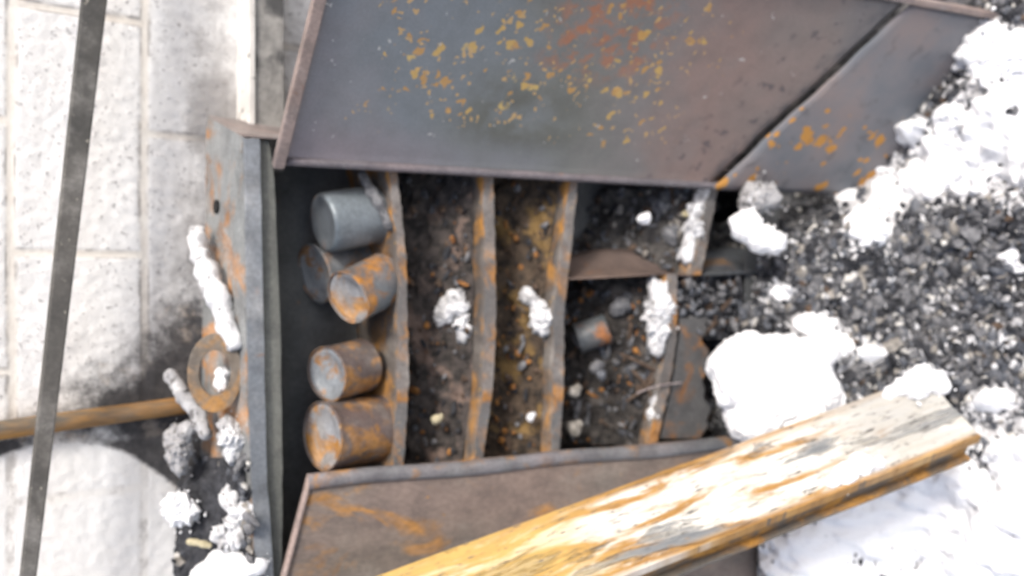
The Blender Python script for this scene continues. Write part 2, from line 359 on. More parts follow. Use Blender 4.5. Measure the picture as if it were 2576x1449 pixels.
M['fill_grey'] = dull('grey_cinder_fill', (.04, .038, .037), (.105, .098, .092), 50, (.022, .02, .02), 1.0)
M['char'] = dull('char_wood', (.02, .02, .021), (.075, .075, .077), 70, (.3, .3, .3), 1.0)
M['yellow'] = dull('yellowed_scrap', (.34, .30, .19), (.5, .45, .31), 60, (.12, .11, .1))
M['wire'] = dull('grey_wire', (.22, .19, .19), (.32, .28, .28), 60, None, .2, .5)
M['hole'] = dull('painted_hole_dark', (.012, .012, .012), (.03, .03, .03))

def wall_mat():
    t = NT('sooty_painted_block'); p = t.pos(); jt = t.attr('joint'); cl = t.math('SUBTRACT', 1.0, t.math('MULTIPLY', t.attr('clean'), .8)); soot = t.attr('soot'); hz = t.attr('haze_soot')
    a = t.noise(p, 9, 6, .6); f = t.noise(p, 260, 3, .7); g = t.noise(p, 110, 5, .75); c = t.noise(p, 33, 7, .68)
    col = t.mix(t.ms(a, .35, .7), (.75, .745, .735), (.72, .71, .695))
    col = t.mix(t.math('MULTIPLY', cl, t.math('MULTIPLY', t.ms(c, .52, .74), .30)), col, (.45, .435, .425))
    col = t.mix(t.math('MULTIPLY', cl, t.math('MULTIPLY', t.ms(g, .575, .65), .8)), col, (.20, .19, .19))
    col = t.mix(jt, col, t.mix(t.ms(c, .3, .7), (.74, .71, .655), (.66, .615, .56)))
    ln = t.math('MULTIPLY', t.math('MULTIPLY', t.math('MULTIPLY', jt, t.math('SUBTRACT', 1.0, jt)), 4.0), t.ms(t.noise(p, 24, 5, .6), .44, .62)); col = t.mix(t.math('MULTIPLY', ln, .6), col, (.16, .14, .13))
    sm = t.ms(t.math('ADD', hz, t.math('MULTIPLY', t.math('SUBTRACT', t.noise(p, 20, 8, .72), .5), 1.1)), .22, .85)
    col = t.mix(t.math('MULTIPLY', sm, .72), col, (.20, .185, .18))
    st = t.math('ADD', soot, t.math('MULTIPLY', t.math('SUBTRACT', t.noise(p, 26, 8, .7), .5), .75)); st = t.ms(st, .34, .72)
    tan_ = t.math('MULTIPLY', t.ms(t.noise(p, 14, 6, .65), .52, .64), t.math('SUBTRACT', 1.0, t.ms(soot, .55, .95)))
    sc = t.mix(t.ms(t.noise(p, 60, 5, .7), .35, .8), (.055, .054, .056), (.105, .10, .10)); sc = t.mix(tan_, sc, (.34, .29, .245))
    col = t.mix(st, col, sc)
    t.bump(t.math('ADD', t.math('MULTIPLY', f, .4), t.math('MULTIPLY', g, .9)), .55, .004)
    return t.out(col, .9, 0, .2)
M['wall'] = wall_mat()
def beam_mat():
    t = NT('peeling_white_and_rust_beam'); v = t.coord('UV', (1, 1, 1)); vs = t.coord('UV', (1.0, 0.15, 1.0))
    s = t.sep(v); n1 = t.noise(vs, 30, 7, .65, .5); n2 = t.noise(vs, 18, 6, .65, .4); n3 = t.noise(vs, 85, 6, .7); n4 = t.noise(vs, 9, 4)
    rust = t.ramp(n3, (.25, (.20, .10, .035)), (.55, (.40, .22, .065)), (.8, (.50, .34, .14)))
    gre = t.mix(t.ms(n3, .3, .7), (.13, .14, .15), (.24, .25, .255))
    white = t.mix(t.ms(n3, .38, .75), (.74, .72, .67), (.40, .37, .31))
    col = t.mix(t.ms(t.math('ADD', n1, t.math('MULTIPLY', t.math('SUBTRACT', .5, s[1]), .18)), .40, .52), rust, white)
    col = t.mix(t.ms(n2, .52, .60), col, gre)
    ed = t.math('MAXIMUM', t.ms(s[0], .020, .004), t.ms(s[0], .130, .15)); col = t.mix(t.math('MULTIPLY', ed, t.ms(n4, .35, .5)), col, rust)
    ye = t.math('MULTIPLY', t.ms(s[1], .62, .80), t.ms(n4, .40, .54)); col = t.mix(t.math('MULTIPLY', ye, .6), col, (.60, .42, .14)); gy = t.math('MULTIPLY', t.ms(s[1], .34, .12), t.ms(n4, .62, .40)); col = t.mix(t.math('MULTIPLY', gy, .7), col, t.mix(t.ms(n3, .3, .7), (.26, .265, .265), (.40, .385, .35)))
    col = t.mix(t.ms(t.noise(vs, 130, 5, .75), .565, .64), col, (.10, .095, .09))
    t.bump(t.math('ADD', n1, t.math('ADD', n3, t.ms(n2, .525, .575))), .9, .006); return t.out(col, .75, 0, .3)
M['beam'] = beam_mat()
M['beam_side'] = steel('rust_brown_web', (0.10, 0.095, 0.09), (0.16, 0.13, 0.10), rust=0.50, rusts=((0.2, 0.10, 0.03), (0.48, 0.24, 0.05)), rscale=9, fleck=0.3, seed=41)
M['plank'] = (lambda: (lambda t: (lambda p: (lambda a, b: (t.bump(b, .4, .004), t.out(t.mix(t.ms(t.noise(p, 40, 7, .7), .58, .64), t.mix(t.ms(a, .35, .7), (.72, .70, .66), (.56, .54, .51)), (.10, .10, .10)), .85, 0, .2))[1])(t.noise(p, 14, 5), t.noise(p, 90, 5)))(t.pos()))(NT('stained_white_board')))()
M['plank_face'] = dull('weathered_grey_board', (.20, .195, .185), (.33, .32, .30), 30, (.08, .08, .08), .5)

# ------------------------------------------------------------------ ground (one sheet, rubble-strewn, out to the horizon)
def ground_z(x, y):
    z = 0.06 + 0.05 * fbm(x * 2.2, y * 2.2, 3.1, 3) + 0.035 * fbm(x * 7, y * 7, 1.7, 4)
    z += 0.014 * fbm(x * 28, y * 28, 5.2, 4)
    c = smooth(0.93, 1.14, y) * smooth(0.24, 0.06, x) ; z += 0.26 * c - .03 * smooth(.1, .3, x)
    # heap behind the open door
    dl = (x - D_O.x) * 0.6 + (y - 1.30) * 0.8
    h = smooth(0.05, 0.16, dl) * smooth(1.3, .5, x) * smooth(.22, .30, x) * smooth(.95, 1.2, y)
    z += 1.02 * h * (1 + .08 * fbm(x * 9, y * 9, 8, 3))
    return z
def axis(lo, hi, fine0, fine1, step, far):
    a = []; x = fine0
    while x < fine1: a.append(x); x += step
    g = step; x = fine1
    while x < hi: a.append(x); g *= 1.5; x += g
    a.append(hi); g = step; x = fine0; b = []
    while x > lo: g *= 1.5; x -= g; b.append(max(x, lo))
    return sorted(set(b + a))
GX = axis(-60, 60, -0.75, 0.95, 0.0055, 60); GY = axis(-40, 60, 0.45, 1.62, 0.0055, 60)
nx, ny = len(GX), len(GY)
Gh = [[ground_z(x, y) if -3 < x < 3 and -2 < y < 2.2 else 0.05 for y in GY] for x in GX]
gv = [(GX[i], GY[j], Gh[i][j]) for i in range(nx) for j in range(ny)]

# snow lying over the ground: (px, py, rx, ry, depth)
SNOW = [(2560, 1420, 380, 330, .05), (2250, 1330, 240, 150, .04), (2080, 1420, 190, 130, .035), (2420, 1240, 180, 100, .04), (2570, 1180, 120, 120, .04),
        (2560, 150, 140, 80, .018), (2500, 330, 120, 140, .02), (2400, 400, 120, 100, .02), (2270, 330, 60, 50, .03), (2180, 400, 70, 50, .03), (2320, 450, 70, 55, .02), (2560, 400, 90, 100, .02),
        (2110, 470, 60, 40, .02), (2330, 950, 60, 25, .014), (2190, 890, 45, 25, .014), (2500, 1010, 60, 35, .018), (2080, 880, 70, 60, .02), (2440, 120, 50, 50, .03),
        (1815, 740, 18, 45, .012), (1960, 735, 35, 24, .010), (2040, 815, 60, 30, .015), (2180, 560, 60, 60, .02), (2230, 490, 50, 60, .02),
        (720, 60, 45, 110, .05), (735, 180, 22, 60, .03), (700, 250, 30, 40, .03)]
def snow_v(px, py, x, y):
    m = -1.0; d_ = .03
    for cx, cy, rx, ry, d in SNOW:
        k = 1 - (((px - cx) / rx) ** 2 + ((py - cy) / ry) ** 2)
        if k > m: m = k; d_ = d
    if not (-60 < px < 2640 and -60 < py < 1510): m = max(m, .3 * fbm(x * 5, y * 5, 4, 3) + .1); d_ = .05
    m = max(m, -.85 + .25 * fbm(x * 4, y * 4, 7, 2))
    return m, m + .34 * fbm(x * 9, y * 9, 2.2, 4) + .55 * fbm(x * 30, y * 30, 9.2, 5) - (.16 if py > 700 else .24), d_
sd = []; dust = []
for i in range(nx):
    for j in range(ny):
        x, y, z = GX[i], GY[j], Gh[i][j]; s = -.01; du = .2
        if -.78 < x < .98 and .4 < y < 1.62:
            px, py = proj(Vector((x, y, z + .01))); m, v, d_ = snow_v(px, py, x, y)
            s = .002 + d_ * smooth(0, 1.0, v) + .5 * d_ * smooth(0, .25, v) + .004 * fbm(x * 50, y * 50, 3, 4) * smooth(0, .3, v) if v > 0 else max(v, -.3) * .03
            du = smooth(-.9, .35, m)
        elif abs(x) < 6 and -3 < y < 3: s = .05 * (.3 + fbm(x * 2, y * 2, 4, 3))
        sd.append(s); dust.append(du)
g = obj('ground', gv, grid_faces(nx, ny), M['ground'], smoothed=True, attr={'dust': dust}); g['kind'] = 'structure'
used = [f for f in grid_faces(nx, ny) if max(sd[k] for k in f) > 0.0 and abs(gv[f[0]][0]) < 6 and -3 < gv[f[0]][1] < 1.58]
ids = sorted({k for f in used for k in f}); rem = {k: n for n, k in enumerate(ids)}
s_ = obj('snow', [(gv[k][0], gv[k][1], gv[k][2] + max(sd[k], -.02)) for k in ids], [[rem[k] for k in f] for f in used], M['snow'], smoothed=True); s_['kind'] = 'stuff'
s_['label'] = 'white patchy snow lying over the charred rubble'

# small rubble over the ground, uncountable
rng = random.Random(3); mb = MB()
def ground_pt(px, py):
    z = .1
    for _ in range(12):
        p = at_z(px, py, z); z = .5 * z + .5 * ground_z(p.x, p.y)
    return at_z(px, py, z)
def in_poly(px, py, poly):
    c = False
    for i in range(len(poly)):
        x1, y1 = poly[i]; x2, y2 = poly[i - 1]
        if (y1 > py) != (y2 > py) and px < (x2 - x1) * (py - y1) / (y2 - y1) + x1: c = not c
    return c
DOORPX = [(660, 440), (800, -160), (2480, -160), (2455, 75), (2335, 200), (2215, 315), (2160, 370), (2040, 455), (1840, 490)]
def in_door(p):
    return in_poly(*proj(p), DOORPX)
cnt = 0
while cnt < 13000:
    px, py = rng.uniform(1780, 2640), rng.uniform(-60, 1500)
    p = ground_pt(px, py)
    if not (-.85 < p.x < 1.0 and .35 < p.y < 1.5): continue
    if in_door(p): continue
    k = rng.random(); m = 0 if k < .30 else 1 if k < .68 else 5 if k < .86 else 2 if k < .90 else 3 if k < .92 else 4
    r = .0026 + .012 * rng.random() ** 3
    if m == 4: r *= .7
    sm, sv_, _d = snow_v(px, py, p.x, p.y)
    if sv_ > .12 and rng.random() < smooth(.0, .35, sv_) * .585 + .41: continue
    if sv_ > 0: p = p + Vector((0, 0, _d * (smooth(0, 1, sv_) + .5 * smooth(0, .25, sv_)) * .9)); r *= .75
    if sv_ < 0 and rng.random() < .10 + .70 * smooth(-.95, .1, sm): m = 7; r *= .8
    v, f = chunk_geo(p + Vector((0, 0, r * .25)), r, rng, .7, rng.choice((1, 1, 1.8)))
    mb.add(v, f, m); cnt += 1
o = mb.build('rubble', CH + [M['dirty_snow']]); o['kind'] = 'stuff'; o['label'] = 'fine charred rubble covering the ground'

# countable lumps of stone and cinder
proto = {}
GROUPS = {1: ('grey cinder lump lying in the charred rubble beside the cabinet', 'grey cinders in the rubble', 'cinder_lump', 'cinder'),
          2: ('tan stone lump lying in the charred rubble beside the cabinet', 'tan stones in the rubble', 'stone', 'stone'),
          0: ('black charcoal lump lying in the rubble beside the cabinet', 'charcoal lumps in the rubble', 'charcoal_lump', 'charcoal'),
          4: ('pale plaster chip lying in the charred rubble beside the cabinet', 'pale chips in the rubble', 'plaster_chip', 'chip')}
for mi in GROUPS:
    proto[mi] = []
    for k in range(5):
        v, f = chunk_geo(Vector(), 1.0, rng, .8 if k < 3 else .5, 1.0 if k < 3 else 2.1); me = bpy.data.meshes.new(GROUPS[mi][2]); me.from_pydata(v, [], f); me.materials.append(CH[mi]); proto[mi].append(me)
spots = []
for n in range(185):
    for _ in range(40):
        px, py = rng.uniform(1850, 2560), rng.uniform(20, 1080)
        if px < 2330 - (py - 80) * .95 and py < 500: continue
        p = ground_pt(px, py)
        if in_door(p) or p.y > 1.17 or (px < 1960 and py > 640) or (px < 2120 and 820 < py): continue
        if py > 1500 - .42 * px + 380: continue
        if all((p - q).length > .022 for q in spots): break
    else: continue
    spots.append(p)
    mi = rng.choice((1, 1, 1, 1, 0, 0, 2, 4)); lab, grp, nm, cat = GROUPS[mi]
    r = (.008 + .013 * rng.random() ** 2) * (.6 if mi == 4 else 1)
    o = bpy.data.objects.new(nm, rng.choice(proto[mi])); COL.objects.link(o)
    o.location = p + Vector((0, 0, r * .3)); o.scale = (r, r, r); o.rotation_euler = (rng.uniform(-.4, .4), rng.uniform(-.4, .4), rng.uniform(0, 6.28)); tag(o, lab, cat, grp)

# ------------------------------------------------------------------ block wall
def poly_dist(px, py, poly):   # signed, positive inside
    ins = False; best = 1e9
    for i in range(len(poly)):
        x1, y1 = poly[i]; x2, y2 = poly[(i + 1) % len(poly)]
        if (y1 > py) != (y2 > py) and px < (x2 - x1) * (py - y1) / (y2 - y1) + x1: ins = not ins
        dx, dy = x2 - x1, y2 - y1; t = max(0, min(1, ((px - x1) * dx + (py - y1) * dy) / (dx * dx + dy * dy)))
        best = min(best, sqrt((px - x1 - t * dx) ** 2 + (py - y1 - t * dy) ** 2))
    return best if ins else -best
WY = 1.60
def wxz(px, py): p = at_y(px, py, WY); return (p.x, p.z)
WALL_DARK = [wxz(*q) for q in [(640, 600), (545, 625), (470, 735), (400, 800), (320, 900), (225, 965), (140, 1030), (60, 1075), (-60, 1120), (-60, 1168), (60, 1128), (110, 1112), (190, 1110), (270, 1124), (340, 1150), (400, 1195), (450, 1235), (520, 1262), (640, 1290)]]  # soot plume, plus the dark band under the pipe ending in an arc
ZC = [wxz(28, 200)[1] - .2 * k for k in range(-6, 9)]; X0 = wxz(200, 32)[0]
def wall_joint(x, z):
    # joint bands: half 7 mm either side, 1 inside the band
    dz = min(abs(z - c - .0015 * sin(x * 9)) for c in ZC)
    k = sum(1 for c in ZC if c < z); off = 0.0 if (len(ZC) - k) % 2 == 1 else 0.19
    dx = abs(((x - X0 + off + .2) % .4) - .2)
    d = min(dz, dx); return d
wx = axis(-6, 6, -.72, .72, .0042, 6); wz = axis(-.3, 3.2, .82, 1.85, .0042, 3)
vv = []; acl = []; aj = []; asf = []; ah = []
for x in wx:
    for z in wz:
        d = wall_joint(x, z); d += .0015 * fbm(x * 40, z * 40, 0, 2)
        j = 1 - smooth(.005, .0085, d)
        edge = smooth(.0055, .0085, d)
        h = .0018 * edge * (1 - .6 * (x < -.22)) + .0016 * fbm(x * 60, z * 60, 2, 3) * edge + .004 * fbm(x * 3, z * 3, 6, 2)
        vv.append((x, WY - h, z)); aj.append(j); acl.append(0.0)
        if -.8 < x < .8 and z > .7:
            px, py = proj(Vector((x, WY, z)))
            s = poly_dist(x, z, WALL_DARK)
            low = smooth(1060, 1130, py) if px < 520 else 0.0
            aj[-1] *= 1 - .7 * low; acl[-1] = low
            w = .14 * (1 - low) + .013 * low  # wide fade round the plume, sharp edge along the lower band
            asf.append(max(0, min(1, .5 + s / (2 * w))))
            m = .42 * smooth(330, 560, px) * smooth(900, 500, py) + .5 * max(0, 1 - ((px - 540) / 90) ** 2 - ((py - 290) / 130) ** 2) + .18 * max(0, 1 - ((px - 480) / 120) ** 2 - ((py - 120) / 160) ** 2)
            m += .40 * smooth(-.24, 0, s) * (1 - low)
            ah.append(min(1, m))
        else: asf.append(0.0); ah.append(0.0)
bw = thing('block_wall', (0, WY, -.3), 'whitewashed concrete block wall with a dark soot plume, behind the cabinet', 'wall')
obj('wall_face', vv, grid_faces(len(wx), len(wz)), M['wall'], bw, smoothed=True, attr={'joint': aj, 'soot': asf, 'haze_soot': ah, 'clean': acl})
mb = MB(); mb.box(Vector((0, WY + .115, 1.45)), Vector((6, 0, 0)), Vector((0, .1, 0)), Vector((0, 0, 1.75))); mb.build('wall_core', M['wall'], bw)

# white sill board on the wall, right of the cabinet
sb = thing('sill_board', (0.55, 1.56, H - .55), 'stained white board ledge on the block wall right of the cabinet', 'ledge')
a0 = at_y(625, 330, 1.53); zt = a0.z
mb = MB(); mb.box(Vector((.83, 1.5625, zt - .006)), Vector((.62, 0, 0)), Vector((0, .0345, 0)), Vector((0, 0, .006))); mb.build('board_top', M['plank'], sb, bevel=.002)
mb = MB(); mb.box(Vector((.83, 1.5435, zt - .040)), Vector((.62, 0, 0)), Vector((0, .009, 0)), Vector((0, 0, .027))); mb.build('board_face', M['plank_face'], sb, bevel=.002)

# grey strip across the wall, rusty pipe up the wall
mb = MB()
p0a, p0b = at_y(206, 0, 1.50), at_y(271, 0, 1.50); p1a, p1b = at_y(52, 1449, 1.50), at_y(93, 1449, 1.50)
def ext(p, q, k): return p + (p - q) * k
a, b, c, d = ext(p0a, p1a, .35), ext(p0b, p1b, .35), ext(p1b, p0b, .35), ext(p1a, p0a, .35)
mb.hexa([a, b, c, d], [q + Vector((0, .018, 0)) for q in (a, b, c, d)])
o = mb.build('metal_strip', M['bar'], bevel=.003); tag(o, 'long dull grey metal strip hanging slantwise across the block wall', 'metal strip')
mb = MB(); q0 = at_y(-260, 1118, 1.575); q1 = at_y(470, 1018, 1.575)
tube(mb, resample([q0, (q0 + q1) / 2, q1], 30), .0155, 16, .03)
o = mb.build('rusty_pipe', M['pipe'], smoothed=True); tag(o, 'rust orange pipe running up the block wall behind the grey strip', 'pipe')

# ------------------------------------------------------------------ the steel cabinet
cab = thing('steel_cabinet', (-.24, 1.35, .3), 'burnt rusty steel cabinet with open right door, standing against the block wall', 'cabinet')
XR = .245; XL = -.72; ZB = .28
def front_edge(y): return interp([(345, 610), (1000, 622), (1449, 640), (1700, 650)], y)[0]
def back_edge(y): return interp([(290, 520), (900, 510), (1190, 503), (1700, 490)], y)[0]
n = 40; tv = []
for i in range(n + 1):
    y = 345 + (1760 - 345) * i / n; A = fp(front_edge(y), y, 0.0); yb = 292 + (1700 - 292) * i / n; B = at_y(back_edge(yb), yb, 1.575)
    for j in range(9): tv.append(A.lerp(B, j / 8) + Vector((0, 0, .0025 * fbm(i * .3, j * .6, 0, 2))))
obj('top_panel', tv, grid_faces(n + 1, 9), M['top'], cab, solid=.003)
XLc = fp(650, 1760).x
hp = at_y(548, 548, 1.47); 
# hole in the top: a black disc painted as the shade inside it
def top_pt(px, py):
    A0 = fp(front_edge(py), py); B0 = at_y(back_edge(py - 40), py - 40, 1.575); t = (front_edge(py) - px) / (front_edge(py) - back_edge(py - 40)); lo = A0.lerp(B0, t)
    return CAMP + (lo - CAMP).normalized() * ((lo - CAMP).length)
hc = top_pt(548, 548); mb = MB(); tube(mb, [hc - Vector((0, 0, .012)), hc + Vector((0, 0, .0035))], .012, 18); mb.build('hole_dark_disc', M['hole'], cab)
# front rail: outer face and recessed lip
mb = MB(); seg = 14
def strip(fn_a, fn_b, y0, y1, back, depth, seg=14):
    m = MB(); prev = None
    for i in range(seg + 1):
        y = y0 + (y1 - y0) * i / seg; a = fp(fn_a(y), y, back); b = fp(fn_b(y), y, back); D = Vector((0, depth, 0))
        cur = [a, b, b + D, a + D]
        if prev: m.hexa(prev, cur)
        prev = cur
    # weld
    return m
def weld(o):
    w = o.modifiers.new('weld', 'WELD'); w.merge_threshold = .0002
    o.modifiers.move(len(o.modifiers) - 1, 0)
rail_a = lambda y: front_edge(y) + 3
rail_b = lambda y: interp([(350, 655), (800, 664), (1190, 672), (1449, 690), (1700, 700)], y)[0]
rail_c = lambda y: interp([(350, 676), (430, 690), (800, 706), (1190, 712), (1449, 710), (1700, 712)], y)[0]
def loft(rows, closed_ring=True):
    # rows of equal-length rings -> closed tube with end caps
    k = len(rows[0]); v = [p for r in rows for p in r]; f = []
    for i in range(len(rows) - 1):
        for j in range(k): f.append([i * k + j, i * k + (j + 1) % k, (i + 1) * k + (j + 1) % k, (i + 1) * k + j])
    f += [list(range(k))[::-1], list(range((len(rows) - 1) * k, len(rows) * k))]; return v, f
def rail(name, fa, fb, y0, y1, back, depth, mat, parent, bevel=.0015, seg=40):
    rows = []
    for i in range(seg + 1):
        y = y0 + (y1 - y0) * i / seg; w_ = .0016 * fbm(y * .012, back * 40, 2, 3); a = fp(fa(y) + 2 * fbm(y * .02, 1, 4, 3), y, back + w_); b = fp(fb(y) + 2 * fbm(y * .02, 6, 4, 3), y, back + w_); D = Vector((0, depth, 0)); rows.append([a, b, b + D, a + D])
    v, f = loft(rows); return obj(name, v, f, mat, parent, bevel=bevel)
rail('top_rail', rail_a, rail_b, 348, 1740, -.002, .012, M['frame'], cab)
rail('rail_lip', lambda y: rail_b(y) - 6, rail_c, 352, 1738, .011, .010, M['lip'], cab)
# right side, splayed out towards the back
A0, A1 = at_y(522, 294, 1.575), fp(612, 347, .0); zbot = ZB
n = 12; vv = []
for i in range(n + 1):
    t = i / n; za = A0.z + (zbot - A0.z) * t; zf = A1.z + (zbot - A1.z) * t
    pb = Vector((A0.x - .07 * t, 1.575 - .10 * t, za)); pf = Vector((A1.x, fy(zf), zf))
    for j in range(7): vv.append(pb.lerp(pf, j / 6) + Vector((.002 * sin(j * 1.3 + i), 0, 0)))
obj('side_panel', vv, grid_faces(n + 1, 7), M['pink'], cab, solid=-.003)
o_ = Vector((XLc - .002, fy(ZT), ZT)); vv = [Vector((XLc, 1.575, ZT - .01)), Vector((XLc, fy(ZT - .01), ZT - .01)), Vector((XLc, fy(ZB), ZB)), Vector((XLc, 1.475, ZB))]
obj('side_panel', vv, [[0, 1, 2, 3]], M['pink'], cab, solid=.003)
BK = .185
vv = []
for i in range(11):
    for j in range(11):
        x = XLc + (XR + .03 - XLc) * i / 10; z = ZB + (ZT - .02 - ZB) * j / 10; vv.append((x, fy(z, BK) + .004 * fbm(x * 5, z * 5, 1, 2), z))
obj('back_panel', vv, grid_faces(11, 11), M['inside'], cab, solid=.003)

# shelves: (y, px top of lip, px bottom of lip)
S1 = [(400, 974, 996), (430, 978, 1000), (540, 990, 1012), (650, 1003, 1023), (800, 1002, 1026), (950, 1000, 1030), (1150, 990, 1018), (1250, 984, 1010)]
S2 = [(420, 1213, 1240), (453, 1215, 1242), (649, 1220, 1247), (822, 1219, 1249), (985, 1215, 1240), (1116, 1197, 1221), (1250, 1180, 1203)]
S3 = [(430, 1436, 1457), (463, 1433, 1454), (616, 1413, 1439), (782, 1394, 1420), (979, 1393, 1419), (1109, 1388, 1410), (1250, 1378, 1400)]
S4 = [(440, 1795, 1813), (470, 1789, 1808), (600, 1757, 1782), (688, 1738, 1765)]
S5 = [(690, 1678, 1704), (848, 1680, 1704), (978, 1661, 1684), (1093, 1638, 1658), (1200, 1620, 1640)]
LIPB = .012
def shelf(tab, y0, y1, tilt=0.0, warp=.003):
    rows = []; tops = []; k = 70
    for i in range(k + 1):
        y = y0 + (y1 - y0) * i / k; a, b = interp(tab, y); a += 2 * sin(y * .045) + 3.5 * fbm(y * .03, tab[0][1], 1, 4); b += 3.0 * fbm(y * .035, tab[0][1], 5, 4); A = fp(a, y, LIPB); B = fp(b, y, LIPB); D = Vector((0, .003, 0)); rows.append([A, B, B + D, A + D])
        for j in range(12):
            t = j / 11; q = A + Vector((0, .003 + (BK - LIPB - .006) * t, tilt * t - .001 + warp * fbm(A.x * 9, t * 2, tab[0][1], 3) * (t > 0))); tops.append(q)
    v, f = loft(rows); s = obj('shelf', tops, grid_faces(k + 1, 12), M['shelf_top'], cab, solid=.002, smoothed=True)
    obj('shelf_lip', v, f, M['shelf'], s, bevel=.001); return s
shelf(S1, 396, 1280); shelf(S2, 418, 1270); shelf(S3, 430, 1260); shelf(S4, 445, 692); shelf(S5, 690, 1190)
# bowed dividers between the lower bays
def bowed(name, rows, mat):
    vv = []; k = len(rows)
    P = resample([fp(px, yf, LIPB + .004) for px, yf, yb, dp_ in rows], 30); Q = resample([fp(px + 2, yb, LIPB + dp_) for px, yf, yb, dp_ in rows], 30)
    for a, b in zip(P, Q):
        for j in range(8):
            t = j / 7; vv.append(a.lerp(b, t) + Vector((-.010 * sin(pi * t), 0, 0)))
    return obj(name, vv, grid_faces(30, 8), mat, cab, solid=.0025, smoothed=True)
bowed('divider', [(1428, 704, 645, .10), (1490, 702, 631, .10), (1560, 698, 628, .10), (1620, 694, 641, .09), (1680, 691, 662, .08), (1742, 694, 684, .06)], M['arch'])
M['bluesheet'] = steel('dark_blue_steel', (0.085, 0.095, 0.11), (0.10, 0.105, 0.11), rust=0.6, rusts=((0.15, 0.08, 0.03), (0.26, 0.14, 0.05)), rscale=12, fleck=0.27, seed=44)
bowed('divider', [(1768, 694, 630, .09), (1820, 692, 622, .09), (1880, 688, 628, .09), (1950, 680, 650, .08)], M['bluesheet'])
# low base panel in the left bay, plinth
M['base'] = steel('grey_rust_patched_steel', (0.10, 0.10, 0.102), (0.13, 0.13, 0.132), rust=0.585, rusts=((0.14, 0.06, 0.025), (0.34, 0.15, 0.04)), rscale=10, fleck=0.3, seed=46)
rail('base_panel', lambda y: interp(S5, y)[1] + 6, lambda y: 1778 + 8 * sin(y * .05) + 5 * sin(y * .13), 800, 1104, .022, .003, M['base'], cab, seg=40)
rail('plinth', lambda y: 1875, lambda y: 1960, 480, 1500, .03, .004, M['inside'], cab)

rg0 = random.Random(33); mb = MB()
for _ in range(240):
    px, py = rg0.uniform(1700, 1880), rg0.uniform(690, 840); bk = .02 + .05 * rg0.random()
    p = fp(px, py, bk); r = .004 + .012 * rg0.random() ** 2; v_, f_ = chunk_geo(p, r, rg0, .8, rg0.choice((1, 1, 1.8))); mb.add(v_, f_, rg0.choice((0, 1, 1, 5, 5, 3)))
vv = []
for i in range(25):
    for j in range(19):
        p = fp(1704 + 190 * j / 18, 684 + 170 * i / 24, .05); vv.append(p + Vector((0, .012 * fbm(p.x * 30, p.z * 30, 2, 4), 0)))
mb.add(vv, grid_faces(25, 19), 0)
o = mb.build('spilled_cinder', CH); o['kind'] = 'stuff'; o['label'] = 'grey cinder spilling into the open lower end of the cabinet'
# left door, shut, its free edge rolled
ld = [fp(772, 1192, -.004), fp(1905, 1092, -.004)]
tl = fp(705, 1449, -.004); e = (tl - ld[0]); TL = ld[0] + e * ((XLc + .002 - ld[0].x) / e.x); BL = Vector((XLc + .002, fy(ld[1].z, -.004), ld[1].z))
k = 40; kk = 20; vv = []
for i in range(k + 1):
    for j in range(kk + 1):
        a = ld[0].lerp(TL, j / kk); b = ld[1].lerp(BL, j / kk); p = a.lerp(b, i / k)
        u, v = i / k, j / kk; vv.append(p + Vector((0, -.006 * sin(pi * u) * sin(pi * min(1, v * 1.2)) + .003 * fbm(u * 3, v * 3, 5, 2), 0)))
obj('door', vv, grid_faces(k + 1, kk + 1), M['ldoor'], cab, solid=.003, smoothed=True)
doorL = [c for c in cab.children if c.name.startswith('door')][-1]
mb = MB(); pts = [ld[0].lerp(ld[1], i / 30) + Vector((0, -.003, 0)) + Vector((.0025 * sin(i * .5), 0, 0)) for i in range(31)]
def flange_rows(pts, w, h, side):
    rows = []
    for p in pts:
        ring = []
        for j in range(10):
            a = pi * j / 9; ring.append(p + side * (w * (.5 - .5 * cos(a))) + Vector((0, -h * sin(a), 0)))
        ring += [p + side * w + Vector((0, .004, 0)), p + Vector((0, .004, 0))]; rows.append(ring)
    return loft(rows)
v, f = flange_rows(pts, .026, .010, Vector((-1, 0, 0))); obj('rolled_edge', v, f, M['ledge'], doorL, smoothed=True)
pts = [ld[0].lerp(TL, i / 12) + Vector((0, -.003, 0)) for i in range(13)]
v, f = flange_rows(pts, .010, .006, Vector((0, -.2, -1)).normalized()); obj('rolled_edge', v, f, M['rim'], doorL, smoothed=True)

# right door, swung open towards the camera
ub0, vb0 = duv(dp(1842, 474)); ub1, vb1 = duv(dp(2262, 52)); VW = .418
def ucrack(v): return ub0 + (ub1 - ub0) * (v - vb0) / (vb1 - vb0) + .002 * sin(v * 30) + .001 * sin(v * 95)
def dpt(u, v, lift=0.0):
    bow = .010 * sin(pi * min(1, max(0, v / VW))) * sin(pi * min(1, u / .9))
    return D_O + D_H * u + D_E * v + D_N * (lift - bow + .002 * fbm(u * 4, v * 6, 3, 2))
nu, nv = 60, 30; vv = []; uv = []
for i in range(nu + 1):
    for j in range(nv + 1):
        v = VW * j / nv; u = .004 + (ucrack(v) - .006) * i / nu; roll = .012 * smooth(.012, 0, v)
        crk = -.006 * smooth(.022, 0, ucrack(v) - u)
        vv.append(dpt(u, v, roll * .4 + crk)); uv.append((u, v))
rd = obj('door', vv, grid_faces(nu + 1, nv + 1), M['door'], cab, solid=-.003, smoothed=True, uvs=uv)
vv = []; uv = []; nu2 = 24
for i in range(nu2 + 1):
    for j in range(nv + 1):
        v = (VW - .0) * j / nv; u0 = ucrack(v) + .002; u = u0 + (1.55 - u0) * i / nu2
        vv.append(dpt(u, v, .008 - .05 * (u - u0) * 0.4 - .012 * smooth(.05, 0, u - u0) * 0)); uv.append((u, v))
